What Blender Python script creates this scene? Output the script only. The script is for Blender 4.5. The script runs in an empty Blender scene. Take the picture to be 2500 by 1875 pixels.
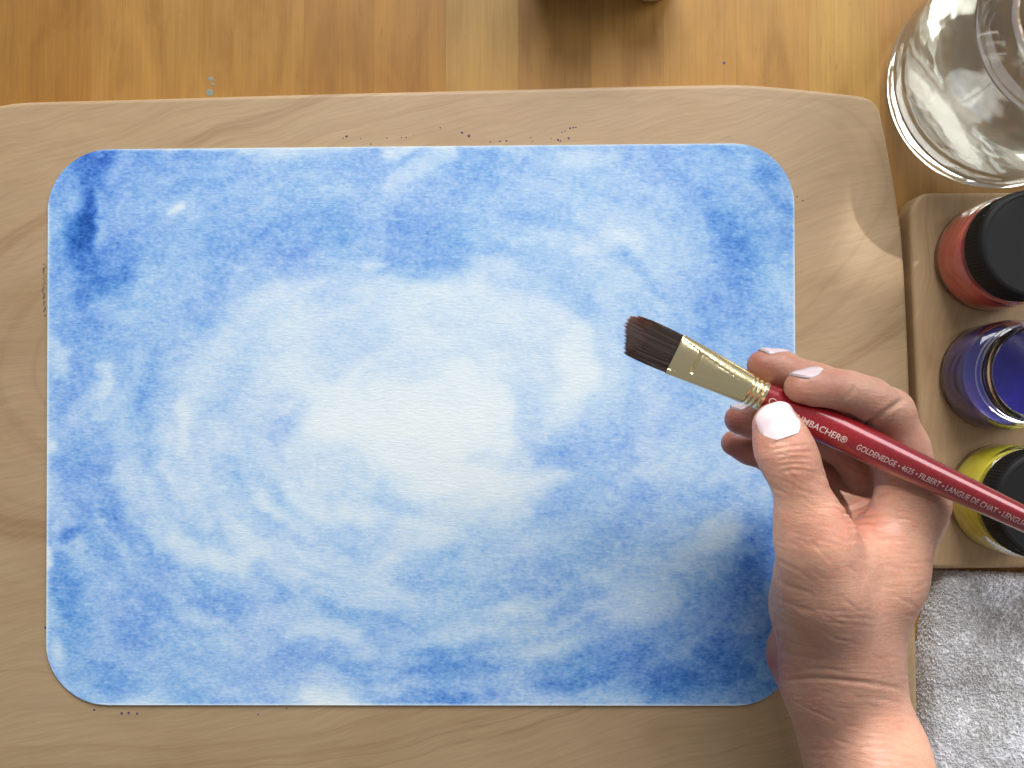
import bpy, bmesh, math, random
import numpy as np
from mathutils import Vector, Matrix

random.seed(7)
rng = np.random.default_rng(11)
SC = bpy.context.scene
COL = SC.collection
MM = 0.001

# ------------------------------------------------------------------ camera
CAM_Z = 350.0            # mm above the table top
TILT = math.radians(2.0)
FPX = 2000.0             # focal length in pixels of a 2500 px wide picture
cd = bpy.data.cameras.new("camera")
cd.sensor_width = 36.0
cd.lens = 36.0 * FPX / 2500.0
cd.clip_start = 0.01
cd.clip_end = 20.0
cam = bpy.data.objects.new("camera", cd)
cam.location = (0, 0, CAM_Z * MM)
cam.rotation_euler = (TILT, 0, 0)
COL.objects.link(cam)
SC.camera = cam

# ------------------------------------------------------------------ room light
world = bpy.data.worlds.new("World")
SC.world = world
world.use_nodes = True
bg = world.node_tree.nodes["Background"]
bg.inputs[0].default_value = (0.93, 0.95, 1.0, 1)
bg.inputs[1].default_value = 0.27


def area_light(name, loc, target, sx, sy, power, color, spread=180):
    ld = bpy.data.lights.new(name, 'AREA')
    ld.shape = 'RECTANGLE'
    ld.size, ld.size_y = sx, sy
    ld.energy = power
    ld.color = color
    ld.spread = math.radians(spread)
    o = bpy.data.objects.new(name, ld)
    o.location = loc
    o.rotation_euler = (Vector(target) - Vector(loc)).to_track_quat('-Z', 'Y').to_euler()
    COL.objects.link(o)
    return o


# the window beyond the far side of the table, and a side window to the right
area_light("window_light", (0.10, 1.65, 1.10), (0.0, 0.0, 0.0), 1.15, 0.95, 42.0, (0.98, 0.985, 1.0))
area_light("side_window_light", (1.26, 0.79, 0.89), (0.138, -0.027, 0.09), 0.85, 0.75, 11.5, (0.97, 0.96, 1.0))


def patch_spot(name, target, direction, dist, radius, power):
    """added narrow spot lamp standing in for one bright patch on hand or board"""
    ld = bpy.data.lights.new(name, 'SPOT')
    ld.energy = power
    ld.color = (1.0, 0.975, 0.94)
    ld.spot_size = 2 * math.atan(radius / dist)
    ld.spot_blend = 0.75
    ld.shadow_soft_size = 0.006
    o = bpy.data.objects.new(name, ld)
    t = Vector(target)
    o.location = t + Vector(direction).normalized() * dist
    o.rotation_euler = (-Vector(direction)).to_track_quat('-Z', 'Y').to_euler()
    COL.objects.link(o)


patch_spot("sun_patch_thumb", (0.092, -0.024, 0.088), (-0.62, 0.55, 1.0), 1.2, 0.030, 62.0)  # three added spots for sun on the hand, angled to hide their spill
patch_spot("sun_patch_web", (0.120, -0.046, 0.076), (-0.30, 0.50, 1.0), 1.2, 0.023, 52.0)
patch_spot("sun_patch_wrist", (0.128, -0.112, 0.082), (0.10, 0.10, 1.0), 1.2, 0.023, 80.0)
patch_spot("jar_caustic_spot", (0.160, 0.078, 0.012), (0.55, 0.75, 1.0), 1.2, 0.026, 38.0)  # added spot standing in for light bent through the water jar

vs = SC.view_settings
vs.view_transform = 'Standard'
vs.look = 'None'
vs.gamma = 1.0
vs.exposure = 0.12
vs.use_curve_mapping = False
SC.render.engine = 'CYCLES'
SC.cycles.use_denoising = True
SC.cycles.max_bounces = 20
SC.cycles.transmission_bounces = 20
SC.cycles.sample_clamp_indirect = 6.0
SC.cycles.blur_glossy = 0.5

# ------------------------------------------------------------------ helpers
CT, ST = math.cos(TILT), math.sin(TILT)


def P(px, py, z):
    """point (mm) at height z that the photograph shows at source pixel px, py"""
    x = (px - 1250.0) / FPX
    y = -(py - 937.5) / FPX
    d = (x, y * CT + ST, y * ST - CT)
    t = (z - CAM_Z) / d[2]
    return np.array([d[0] * t, d[1] * t, z])


def to_px(V):
    """project mm points to source pixels"""
    X = V[:, 0]; Y = V[:, 1]; Z = V[:, 2] - CAM_Z
    yc = Y * CT + Z * ST
    zc = -Y * ST + Z * CT
    return 1250 + FPX * X / (-zc), 937.5 - FPX * yc / (-zc)


def mesh_obj(name, verts, faces, mat=None, parent=None, smooth=True, sharp=None):
    me = bpy.data.meshes.new(name)
    V = np.asarray(verts, dtype=np.float64) * MM
    if isinstance(faces, np.ndarray):
        n, k = faces.shape
        me.vertices.add(len(V))
        me.vertices.foreach_set('co', V.astype(np.float32).ravel())
        me.loops.add(n * k)
        me.loops.foreach_set('vertex_index', faces.astype(np.int32).ravel())
        me.polygons.add(n)
        me.polygons.foreach_set('loop_start', np.arange(0, n * k, k, dtype=np.int32))
        me.update(calc_edges=True)
        me.validate()
    else:
        me.from_pydata([tuple(v) for v in V], [], faces)
        me.update()
    if smooth:
        me.shade_smooth()
        if sharp:
            me.set_sharp_from_angle(angle=math.radians(sharp))
    o = bpy.data.objects.new(name, me)
    if mat:
        me.materials.append(mat)
    COL.objects.link(o)
    if parent:
        o.parent = parent
    return o


def empty(name, label, cat, group=None):
    o = bpy.data.objects.new(name, None)
    o.empty_display_size = 0.01
    COL.objects.link(o)
    tag(o, label, cat, group)
    return o


def tag(o, label=None, cat=None, group=None, kind=None):
    if label: o["label"] = label
    if cat: o["category"] = cat
    if group: o["group"] = group
    if kind: o["kind"] = kind
    return o


def set_origin(o, p):
    """put an empty at p (mm) while its already-built children stay in place"""
    o.location = Vector(p) * MM
    inv = Matrix.Translation(-Vector(p) * MM)
    for c in o.children:
        c.matrix_parent_inverse = inv


def lathe(profile, segs=64, center=(0, 0, 0), close=False):
    V, F = [], []
    n = len(profile)
    for (r, z) in profile:
        for k in range(segs):
            a = 2 * math.pi * k / segs
            V.append((center[0] + r * math.cos(a), center[1] + r * math.sin(a), center[2] + z))
    rows = n if close else n - 1
    for i in range(rows):
        j = (i + 1) % n
        for k in range(segs):
            k2 = (k + 1) % segs
            F.append((i * segs + k, i * segs + k2, j * segs + k2, j * segs + k))
    if not close:
        F.append(tuple(range(segs))[::-1])
        F.append(tuple((n - 1) * segs + k for k in range(segs)))
    return V, F


def catmull(pts, n, closed=True):
    pts = np.asarray(pts, float)
    m = len(pts)
    out = []
    rngi = m if closed else m - 1
    for i in range(rngi):
        if closed:
            p0, p1, p2, p3 = pts[(i - 1) % m], pts[i], pts[(i + 1) % m], pts[(i + 2) % m]
        else:
            p0, p1, p2, p3 = pts[max(i - 1, 0)], pts[i], pts[i + 1], pts[min(i + 2, m - 1)]
        for k in range(n):
            t = k / n
            out.append(0.5 * ((2 * p1) + (-p0 + p2) * t + (2 * p0 - 5 * p1 + 4 * p2 - p3) * t * t
                              + (-p0 + 3 * p1 - 3 * p2 + p3) * t ** 3))
    if not closed:
        out.append(pts[-1])
    return np.array(out)


def slab(outline, z0, z1, bev, steps=5):
    """rounded-edge slab from a closed xy outline (mm)"""
    O = np.asarray(outline)[:, :2]
    area = 0.5 * np.sum(O[:, 0] * np.roll(O[:, 1], -1) - np.roll(O[:, 0], -1) * O[:, 1])
    if area < 0:
        O = O[::-1]
    tang = np.roll(O, -1, 0) - np.roll(O, 1, 0)
    tang /= np.linalg.norm(tang, axis=1)[:, None] + 1e-9
    nrm = np.stack([-tang[:, 1], tang[:, 0]], 1)   # inward for ccw
    rings = [(bev * 0.4, z0), (0.0, z0 + bev * 0.4), (0.0, z1 - bev)]
    for k in range(1, steps + 1):
        a = math.pi / 2 * k / steps
        rings.append((bev * (1 - math.cos(a)), z1 - bev + bev * math.sin(a)))
    V, F = [], []
    n = len(O)
    for (ins, z) in rings:
        Q = O + nrm * ins
        for q in Q:
            V.append((q[0], q[1], z))
    for i in range(len(rings) - 1):
        for k in range(n):
            k2 = (k + 1) % n
            F.append((i * n + k, i * n + k2, (i + 1) * n + k2, (i + 1) * n + k))
    F.append(tuple((len(rings) - 1) * n + k for k in range(n)))
    F.append(tuple(range(n))[::-1])
    return V, F


# ---- numpy noise
_perm = rng.permutation(4096)
_val = rng.random(4096)


def vnoise(x, y, seed=0):
    xi = np.floor(x).astype(np.int64); yi = np.floor(y).astype(np.int64)
    xf = x - xi; yf = y - yi
    u = xf * xf * xf * (xf * (xf * 6 - 15) + 10)
    v = yf * yf * yf * (yf * (yf * 6 - 15) + 10)

    def h(a, b):
        return _val[(_perm[(_perm[(a + seed * 131) & 4095] + b) & 4095])]
    a = h(xi, yi); b = h(xi + 1, yi); c = h(xi, yi + 1); d = h(xi + 1, yi + 1)
    return (a * (1 - u) + b * u) * (1 - v) + (c * (1 - u) + d * u) * v


def fbm(x, y, seed=0, octv=4, gain=0.5):
    s = 0; a = 1; tot = 0
    for o in range(octv):
        s = s + a * vnoise(x * 2 ** o + o * 17.3, y * 2 ** o - o * 9.1, seed + o)
        tot += a; a *= gain
    return s / tot - 0.5


# ---- shader helper
def srgb(r, g, b):
    f = lambda c: (c / 255 / 12.92) if c / 255 <= 0.04045 else ((c / 255 + 0.055) / 1.055) ** 2.4
    return (f(r), f(g), f(b), 1)


class Mat:
    def __init__(self, name, **kw):
        self.m = bpy.data.materials.new(name)
        self.m.use_nodes = True
        self.t = self.m.node_tree
        self.b = self.t.nodes["Principled BSDF"]
        self.set(**kw)

    def set(self, **kw):
        names = dict(col="Base Color", rough="Roughness", metal="Metallic", trans="Transmission Weight", ior="IOR",
                     sss="Subsurface Weight", sssr="Subsurface Radius", ssss="Subsurface Scale", coat="Coat Weight",
                     coatr="Coat Roughness", spec="Specular IOR Level", sheen="Sheen Weight", alpha="Alpha")
        for k, v in kw.items():
            self.b.inputs[names[k]].default_value = v

    def n(self, typ, ins=None, **props):
        nd = self.t.nodes.new('ShaderNode' + typ)
        for k, v in props.items():
            setattr(nd, k, v)
        if ins:
            for k, v in ins.items():
                if hasattr(v, 'is_linked') or isinstance(v, bpy.types.NodeSocket):
                    self.t.links.new(v, nd.inputs[k])
                else:
                    nd.inputs[k].default_value = v
        return nd

    def link(self, sock, name):
        self.t.links.new(sock, self.b.inputs[name])

    def coords(self, scale=(1, 1, 1), rot=(0, 0, 0), loc=(0, 0, 0), kind='Object'):
        tc = self.n('TexCoord')
        mp = self.n('Mapping', {'Vector': tc.outputs[kind], 'Scale': scale, 'Rotation': rot, 'Location': loc})
        return mp.outputs[0]

    def noise(self, vec, scale=1.0, detail=4, rough=0.55, dist=0.0):
        return self.n('TexNoise', {'Vector': vec, 'Scale': scale, 'Detail': detail, 'Roughness': rough, 'Distortion': dist}).outputs[0]

    def ramp(self, fac, stops):
        r = self.n('ValToRGB', {'Fac': fac})
        el = r.color_ramp.elements
        while len(el) > 1:
            el.remove(el[-1])
        el[0].position, el[0].color = stops[0]
        for p, c in stops[1:]:
            e = el.new(p); e.color = c
        return r.outputs[0]

    def math(self, op, a, b=0.0, clamp=False):
        nd = self.n('Math', operation=op)
        nd.use_clamp = clamp
        for i, v in enumerate((a, b)):
            if isinstance(v, bpy.types.NodeSocket):
                self.t.links.new(v, nd.inputs[i])
            else:
                nd.inputs[i].default_value = v
        return nd.outputs[0]

    def mix(self, fac, a, b, mode='MIX'):
        nd = self.n('Mix', data_type='RGBA', blend_type=mode)
        for i, v in ((0, fac), (6, a), (7, b)):
            if isinstance(v, bpy.types.NodeSocket):
                self.t.links.new(v, nd.inputs[i])
            else:
                nd.inputs[i].default_value = v
        return nd.outputs[2]

    def bump(self, h, strength=0.3, dist=0.001):
        b = self.n('Bump', {'Height': h, 'Strength': strength, 'Distance': dist})
        self.link(b.outputs[0], 'Normal')


def g1(v):
    return (v, v, v, 1)


# ================================================================== TABLE TOP
def mat_plank():
    m = Mat("butcher_block", rough=0.42, spec=0.4)
    info = m.n('ObjectInfo')
    rnd = m.math('MULTIPLY', info.outputs['Random'], 40.0)
    tc = m.n('TexCoord')
    off = m.n('CombineXYZ', {'X': rnd, 'Y': rnd, 'Z': 0.0})
    add = m.n('VectorMath', {0: tc.outputs['Object'], 1: off.outputs[0]}, operation='ADD')
    mp = m.n('Mapping', {'Vector': add.outputs[0], 'Scale': (800, 22, 60)})
    grain = m.noise(mp.outputs[0], 1.0, 6, 0.6, 0.4)
    mp2 = m.n('Mapping', {'Vector': add.outputs[0], 'Scale': (60, 16, 30)})
    blotch = m.noise(mp2.outputs[0], 1.0, 4, 0.55, 0.8)
    mp3 = m.n('Mapping', {'Vector': add.outputs[0], 'Scale': (1100, 110, 90)})
    pore = m.noise(mp3.outputs[0], 1.0, 2, 0.5)
    c = m.mix(m.ramp(grain, [(0.3, g1(0.80)), (0.7, g1(1.12))]), g1(0), info.outputs['Color'], 'MULTIPLY')
    c = m.mix(1.0, info.outputs['Color'], m.ramp(grain, [(0.25, (0.84, 0.80, 0.74, 1)), (0.75, (1.08, 1.08, 1.06, 1))]), 'MULTIPLY')
    c = m.mix(1.0, c, m.ramp(blotch, [(0.3, (0.80, 0.74, 0.64, 1)), (0.5, g1(1)), (0.72, (1.12, 1.12, 1.10, 1))]), 'MULTIPLY')
    c = m.mix(m.ramp(pore, [(0.66, g1(0)), (0.76, g1(0.5))]), c, srgb(120, 80, 40))
    m.link(c, 'Base Color')
    m.link(m.ramp(grain, [(0.3, g1(0.5)), (0.7, g1(0.36))]), 'Roughness')
    m.bump(grain, 0.08, 0.0004)
    return m.m


table = bpy.data.objects.new("table_top", None)
COL.objects.link(table)
tag(table, kind="structure")
tag(table, label="butcher block table top of honey-coloured staves")
PLANK = mat_plank()
bounds_px = [-662, -485, -308, -131, 46, 223, 396, 570, 742, 913, 1088, 1266, 1443, 1620, 1797, 1974, 2146, 2322, 2500, 2677, 2854, 3030]
tones = [(196, 148, 92), (196, 148, 92), (190, 142, 88), (188, 140, 86), (186, 136, 82), (204, 156, 100), (206, 160, 102), (200, 154, 96),
         (192, 144, 88), (198, 148, 88), (206, 168, 112), (194, 150, 98), (198, 150, 92), (202, 154, 92), (204, 156, 94), (214, 172, 104),
         (196, 146, 86), (196, 146, 86), (200, 150, 90), (196, 146, 86), (196, 146, 86)]
for i in range(len(bounds_px) - 1):
    x0 = P(bounds_px[i], 100, 0)[0] + 0.012
    x1 = P(bounds_px[i + 1], 100, 0)[0] - 0.012
    w, c = (x1 - x0) / 2, (x0 + x1) / 2
    y0, y1, b = -330, 360, 0.03
    dz = random.uniform(-0.012, 0.012)
    prof = [(-w, -18), (-w, -b), (-w + b, 0), (w - b, 0), (w, -b), (w, -18)]
    V = [(px_, yy, pz_) for yy in (y0, y1) for (px_, pz_) in prof]
    F = [(k, (k + 1) % 6, (k + 1) % 6 + 6, k + 6) for k in range(6)] + [tuple(range(6))[::-1], tuple(range(6, 12))]
    o = mesh_obj("plank", V, F, PLANK, table, smooth=False)
    o.location = (c * MM, 0, dz * MM)
    t = tones[i]
    k_ = 35 if i < 12 else 26
    m_ = (200, 153, 94)
    t = [0.65 * a_ + 0.35 * b_ for a_, b_ in zip(t, m_)]
    o.color = srgb(t[0] - k_, t[1] - k_ + 3, t[2] - k_ - 3)


# ================================================================== PAINTING BOARD and TRAY
def mat_board(name, base, dark, center_px, ang, ratio, seed, ring=0.75):
    m = Mat(name, rough=0.5, spec=0.35)
    c = P(center_px[0], center_px[1], 12) * MM
    tc = m.n('TexCoord')
    warp = m.n('TexNoise', {'Vector': tc.outputs['Object'], 'Scale': 9.0 + seed, 'Detail': 3.0})
    wv = m.n('VectorMath', {0: warp.outputs[1], 1: (0.5, 0.5, 0.5)}, operation='SUBTRACT')
    ws = m.n('VectorMath', {0: wv.outputs[0], 'Scale': 0.032}, operation='SCALE')
    add = m.n('VectorMath', {0: tc.outputs['Object'], 1: ws.outputs[0]}, operation='ADD')
    sub = m.n('VectorMath', {0: add.outputs[0], 1: (c[0], c[1], 0.0)}, operation='SUBTRACT')
    mp = m.n('Mapping', {'Vector': sub.outputs[0], 'Rotation': (0, 0, -ang)})
    mp2 = m.n('Mapping', {'Vector': mp.outputs[0], 'Scale': (1.0 / ratio, 1.0, 0.0)})
    ln = m.n('VectorMath', {0: mp2.outputs[0]}, operation='LENGTH').outputs['Value']
    wob = m.n('CombineXYZ', {'X': m.math('MULTIPLY', ln, 190.0), 'Y': 3.7 + seed, 'Z': 0.0}).outputs[0]
    rings = m.noise(wob, 1.0, 3, 0.7)
    line = m.ramp(rings, [(0.34, g1(1.0)), (0.42, g1(0.25)), (0.52, g1(0.0))])
    fine = m.noise(m.n('Mapping', {'Vector': mp.outputs[0], 'Scale': (45, 900, 60)}).outputs[0], 1.0, 6, 0.7)
    blot = m.noise(m.n('Mapping', {'Vector': tc.outputs['Object'], 'Scale': (14, 22, 10)}).outputs[0], 1.0, 4, 0.6, 0.6)
    col = m.mix(m.math('MULTIPLY', line, ring), base, dark)
    col = m.mix(1.0, col, m.ramp(fine, [(0.3, g1(0.86)), (0.7, g1(1.08))]), 'MULTIPLY')
    col = m.mix(1.0, col, m.ramp(blot, [(0.3, (0.90, 0.88, 0.83, 1)), (0.5, g1(1.0)), (0.7, (1.03, 1.06, 1.08, 1))]), 'MULTIPLY')
    m.link(col, 'Base Color')
    m.bump(fine, 0.06, 0.0004)
    return m.m


board_px = [(-318, 380), (-296, 318), (-240, 288), (-100, 268), (0, 257), (70, 249), (300, 243), (600, 234), (900, 226), (1200, 219),
            (1500, 211), (1700, 207), (1790, 206), (1860, 209), (1960, 218), (2060, 229), (2108, 236), (2133, 249), (2147, 272),
            (2157, 316), (2172, 390), (2188, 480), (2201, 570), (2209, 680), (2215, 800), (2220, 930), (2225, 1100), (2230, 1300),
            (2235, 1500), (2239, 1700), (2240, 1950), (2226, 2080), (2150, 2140), (1500, 2156), (600, 2166), (-150, 2166), (-290, 2110),
            (-335, 1900), (-345, 1200), (-330, 600)]
bo = catmull([P(x, y, 11) for x, y in board_px], 6)
V, F = slab(bo, 0.05, 12.0, 2.2)
BOARD = mat_board("maple_board", srgb(174, 146, 111), srgb(150, 118, 84), (1120, 690), math.radians(15), 2.7, 0.0, 0.55)
board = mesh_obj("painting_board", V, F, BOARD, None, True, 40)
tag(board, "large pale maple board lying under the blue painted paper", "board")

def round_poly(pts, rad, n=7):
    """polygon corners replaced by short arcs"""
    pts = [np.asarray(p, float) for p in pts]
    out = []
    for i, p in enumerate(pts):
        a_, b_ = pts[i - 1] - p, pts[(i + 1) % len(pts)] - p
        la, lb = np.linalg.norm(a_), np.linalg.norm(b_)
        r = min(rad[i], la * 0.45, lb * 0.45)
        s0, s1 = p + a_ / la * r, p + b_ / lb * r
        for k in range(n + 1):
            t = k / n
            out.append((1 - t) ** 2 * s0 + 2 * t * (1 - t) * p + t * t * s1)
    return np.array(out)


tray_px = [(2240, 474), (2800, 472), (2800, 1380), (2256, 1387), (2228, 880), (2214, 512)]
to = round_poly([P(x, y, 9)[:2] for x, y in tray_px], [5, 6, 6, 5, 60, 5])
V, F = slab(to, 0.05, 12.0, 2.2, 7)
TRAY = mat_board("birch_tray", srgb(188, 156, 116), srgb(170, 136, 96), (2300, 600), math.radians(84), 6.0, 2.3, 0.5)
tray = mesh_obj("jar_board", V, F, TRAY, None, True, 40)
tag(tray, "small pale wooden board carrying the three paint jars", "board")


# ================================================================== PAINTED PAPER
def mat_paper():
    m = Mat("watercolour_paper", rough=0.85, spec=0.2)
    at = m.n('Attribute', attribute_name="pigment").outputs['Fac']
    tc = m.n('TexCoord')
    gr = m.noise(m.n('Mapping', {'Vector': tc.outputs['Object'], 'Scale': (650, 950, 200)}).outputs[0], 1.0, 3, 0.6)
    gr2 = m.noise(m.n('Mapping', {'Vector': tc.outputs['Object'], 'Scale': (210, 300, 100)}).outputs[0], 1.0, 3, 0.6)
    tooth = m.noise(m.n('Mapping', {'Vector': tc.outputs['Object'], 'Scale': (330, 1100, 200)}).outputs[0], 1.0, 3, 0.6)
    g = m.math('ADD', m.math('MULTIPLY', m.math('SUBTRACT', gr, 0.5), 1.25), m.math('MULTIPLY', m.math('SUBTRACT', gr2, 0.5), 0.45))
    d = m.math('MULTIPLY', at, m.math('ADD', g, 1.0))
    hue = m.noise(m.n('Mapping', {'Vector': tc.outputs['Object'], 'Scale': (26, 30, 10)}).outputs[0], 1.0, 3, 0.5)
    chans = []
    for i, (k, pw) in enumerate(((3.0, 0.82), (1.68, 0.86), (0.30, 0.83))):
        if i == 1:
            kk = m.math('ADD', k - 0.22, m.math('MULTIPLY', hue, 0.5))
        else:
            kk = k
        dd = d
        if i == 2:
            kk = 1.0
            dd = m.math('ADD', m.math('MULTIPLY', d, 0.16), m.math('MULTIPLY', m.math('MULTIPLY', d, d), 0.34))
        e = m.math('EXPONENT', m.math('MULTIPLY', dd, m.math('MULTIPLY', kk, -1.0)))
        chans.append(m.math('MULTIPLY', e, pw))
    cc = m.n('CombineColor', {0: chans[0], 1: chans[1], 2: chans[2]})
    m.link(cc.outputs[0], 'Base Color')
    m.bump(tooth, 0.35, 0.0005)
    return m.m


def pigment(px, py):
    """watercolour layout in source-pixel space of the sheet"""
    wx = fbm(px / 150, py / 150, 3, 4) * 70 + fbm(px / 40, py / 40, 21, 3, 0.5) * 20
    wy = fbm(px / 150 + 40, py / 150 + 7, 5, 4) * 70 + fbm(px / 40 + 4, py / 40 - 9, 25, 3, 0.5) * 20
    X = px + wx; Y = py + wy
    # circling wash round the white centre
    dx, dy = (X - 1030) / 930, (Y - 1020) / 690
    r = np.sqrt(dx * dx + dy * dy)
    th = np.arctan2(dy, dx)
    sw = fbm(th * 1.9 + 3.0 + r * 3.4, r * 8.0, 31, 4)
    D = np.interp(r, [0, 0.18, 0.32, 0.5, 0.75, 1.0, 1.4], [0.03, 0.08, 0.15, 0.235, 0.31, 0.38, 0.42])
    sw2 = fbm(th * 2.2 + 1.7 + r * 4.0, r * 22.0, 35, 3)
    SW = 1.0 * sw + 0.9 * sw2
    D = D * (1 + SW)

    def blob(cx, cy, rx, ry, tgt, ang=0, soft=1.35, wmul=0.95):
        nonlocal D
        a = math.radians(ang); c, s = math.cos(a), math.sin(a)
        ux, uy = X - cx, Y - cy
        q = np.sqrt(((ux * c + uy * s) / rx) ** 2 + ((-ux * s + uy * c) / ry) ** 2)
        w = np.clip((1 + soft * 0.5 - q) / soft, 0, 1)
        w = w * w * (3 - 2 * w) * wmul
        D = D + (tgt - D) * w

    def stroke(pts, wdt, tgt, soft=1.2, wmul=0.72):
        soft = soft * 1.35
        nonlocal D
        q = np.full(px.shape, 1e9)
        for (a, b) in zip(pts[:-1], pts[1:]):
            ax, ay = a; bx, by = b
            L = (bx - ax) ** 2 + (by - ay) ** 2
            t = np.clip(((X - ax) * (bx - ax) + (Y - ay) * (by - ay)) / L, 0, 1)
            q = np.minimum(q, np.hypot(X - ax - t * (bx - ax), Y - ay - t * (by - ay)))
        q = q / wdt
        w = np.clip((1 + soft * 0.5 - q) / soft, 0, 1)
        w = w * w * (3 - 2 * w) * wmul
        D = D + (tgt - D) * w

    # broad masses
    blob(900, 530, 300, 140, 0.44, -4, 1.4)
    blob(420, 490, 270, 140, 0.42, 0, 1.4)
    blob(290, 560, 190, 190, 0.44, 0, 1.5)
    blob(300, 820, 170, 190, 0.35, 10, 1.2)
    blob(190, 1160, 90, 120, 0.36, 0, 1.2)
    blob(250, 1560, 180, 170, 0.36, 0, 1.2)
    blob(520, 1620, 260, 100, 0.30, 0, 1.3)
    blob(1800, 660, 130, 230, 0.46, 0, 1.4)
    blob(1640, 1300, 250, 160, 0.34, 0, 1.3)
    blob(1780, 1560, 240, 170, 0.46, -20, 1.2)
    blob(1560, 1030, 240, 170, 0.25, 0, 1.4)
    blob(1350, 440, 400, 90, 0.31, 0, 1.4)
    # pale inner sea
    blob(1090, 800, 330, 150, 0.115, 4, 1.3)
    blob(560, 900, 130, 190, 0.20, 20, 1.4)
    blob(1400, 890, 60, 120, 0.075, 4, 1.0)
    blob(720, 820, 110, 100, 0.12, 0, 1.2)
    blob(1480, 860, 40, 150, 0.17, 0, 0.9)
    for (a, b, c_, d_, e, f) in [
        (846, 390, 75, 34, 0.42, 12), (790, 450, 100, 45, 0.34, 0), (1128, 412, 80, 28, 0.38, 0), (908, 520, 140, 60, 0.38, 0),
        (1053, 557, 130, 60, 0.40, -10), (1017, 642, 120, 32, 0.42, -8), (1160, 463, 50, 28, 0.42, 0), (1324, 510, 75, 45, 0.37, 0),
        (1380, 647, 80, 38, 0.23, 0), (1505, 720, 28, 50, 0.24, 0), (443, 485, 70, 26, 0.52, -10), (498, 450, 70, 30, 0.44, 0),
        (350, 392, 34, 38, 0.55, 0), (588, 557, 66, 42, 0.43, -25), (570, 612, 40, 40, 0.40, 0), (535, 683, 90, 42, 0.44, -28),
        (443, 750, 90, 38, 0.40, -25), (510, 740, 60, 40, 0.42, -40), (208, 792, 55, 35, 0.46, 0), (263, 846, 40, 45, 0.42, 0),
        (371, 828, 20, 62, 0.42, 6), (172, 900, 34, 60, 0.42, 0), (353, 936, 50, 66, 0.42, 0), (255, 1073, 30, 36, 0.36, 0),
        (190, 1146, 62, 40, 0.45, 0), (245, 1196, 40, 34, 0.42, 0), (310, 1395, 50, 30, 0.36, 0), (480, 1298, 40, 26, 0.30, 30),
        (552, 1345, 70, 20, 0.30, 25), (450, 1250, 50, 30, 0.24, 40), (183, 1512, 40, 60, 0.55, 0), (331, 1544, 60, 26, 0.50, 10),
        (245, 1632, 60, 28, 0.50, 15), (273, 1667, 45, 26, 0.50, 0), (642, 1631, 85, 42, 0.45, 0), (498, 1620, 70, 30, 0.38, 0),
        (733, 1486, 50, 26, 0.25, 0), (642, 1530, 60, 30, 0.30, 20), (1085, 1632, 75, 44, 0.52, 0), (950, 1590, 90, 26, 0.28, 15),
        (1512, 1631, 80, 50, 0.56, 0), (1656, 1656, 95, 36, 0.80, -12), (1736, 1598, 60, 36, 0.82, -25), (1837, 1638, 90, 50, 0.68, 0),
        (1837, 1385, 80, 80, 0.62, 0), (1862, 1323, 50, 60, 0.66, 0), (1830, 1490, 70, 60, 0.52, 0), (1674, 1352, 20, 16, 0.48, 0),
        (1548, 1215, 66, 34, 0.42, -10), (1729, 1240, 90, 44, 0.42, 0), (1530, 1330, 66, 50, 0.35, 0), (1421, 1457, 70, 32, 0.38, -15),
        (1269, 1330, 60, 28, 0.24, -15), (826, 1323, 66, 36, 0.29, 25), (960, 1236, 66, 26, 0.26, 10), (1405, 1099, 75, 44, 0.34, 0),
        (1480, 1120, 80, 60, 0.32, 0), (1260, 1327, 70, 30, 0.22, 0), (1170, 1399, 80, 24, 0.24, 0), (1416, 1453, 40, 26, 0.36, 0),
        (1775, 555, 34, 52, 0.58, -20), (1825, 640, 46, 56, 0.64, -30), (1790, 735, 74, 66, 0.52, 0), (1749, 482, 34, 24, 0.42, 0),
        (1689, 530, 34, 18, 0.44, 25), (1600, 631, 17, 20, 0.40, 0), (1806, 397, 24, 22, 0.33, 0), (1537, 514, 90, 34, 0.30, 0),
        (1680, 600, 60, 60, 0.32, 0), (800, 1090, 70, 60, 0.13, 0), (620, 1080, 70, 60, 0.17, 0), (880, 840, 90, 34, 0.17, 0),
        (960, 880, 120, 22, 0.13, -5), (640, 900, 40, 60, 0.16, 0)]:
        blob(a, b, c_, d_, e, f)
    # deep cobalt stroke, upper left
    blob(235, 640, 75, 80, 0.62, -20, 1.4)
    stroke([(240, 380), (222, 450), (204, 540), (200, 600), (214, 660), (224, 690)], 38, 1.15, 1.2, 0.95)
    blob(208, 600, 46, 80, 1.2, 8, 1.3)
    blob(280, 640, 50, 44, 0.66, -20, 1.4)
    blob(155, 740, 50, 120, 0.5, 0, 1.4)
    blob(170, 470, 44, 90, 0.5, 12, 1.4)
    stroke([(222, 690), (265, 650), (305, 605)], 40, 0.66, 1.3)
    stroke([(235, 385), (226, 430)], 22, 0.62, 0.9)
    stroke([(140, 620), (150, 700)], 24, 0.5, 1.0)
    stroke([(150, 1310), (190, 1296)], 8, 0.8, 1.0)
    stroke([(150, 1370), (152, 1440)], 26, 0.62, 0.9)
    stroke([(185, 1420), (182, 1500)], 18, 0.60, 0.9)
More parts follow.
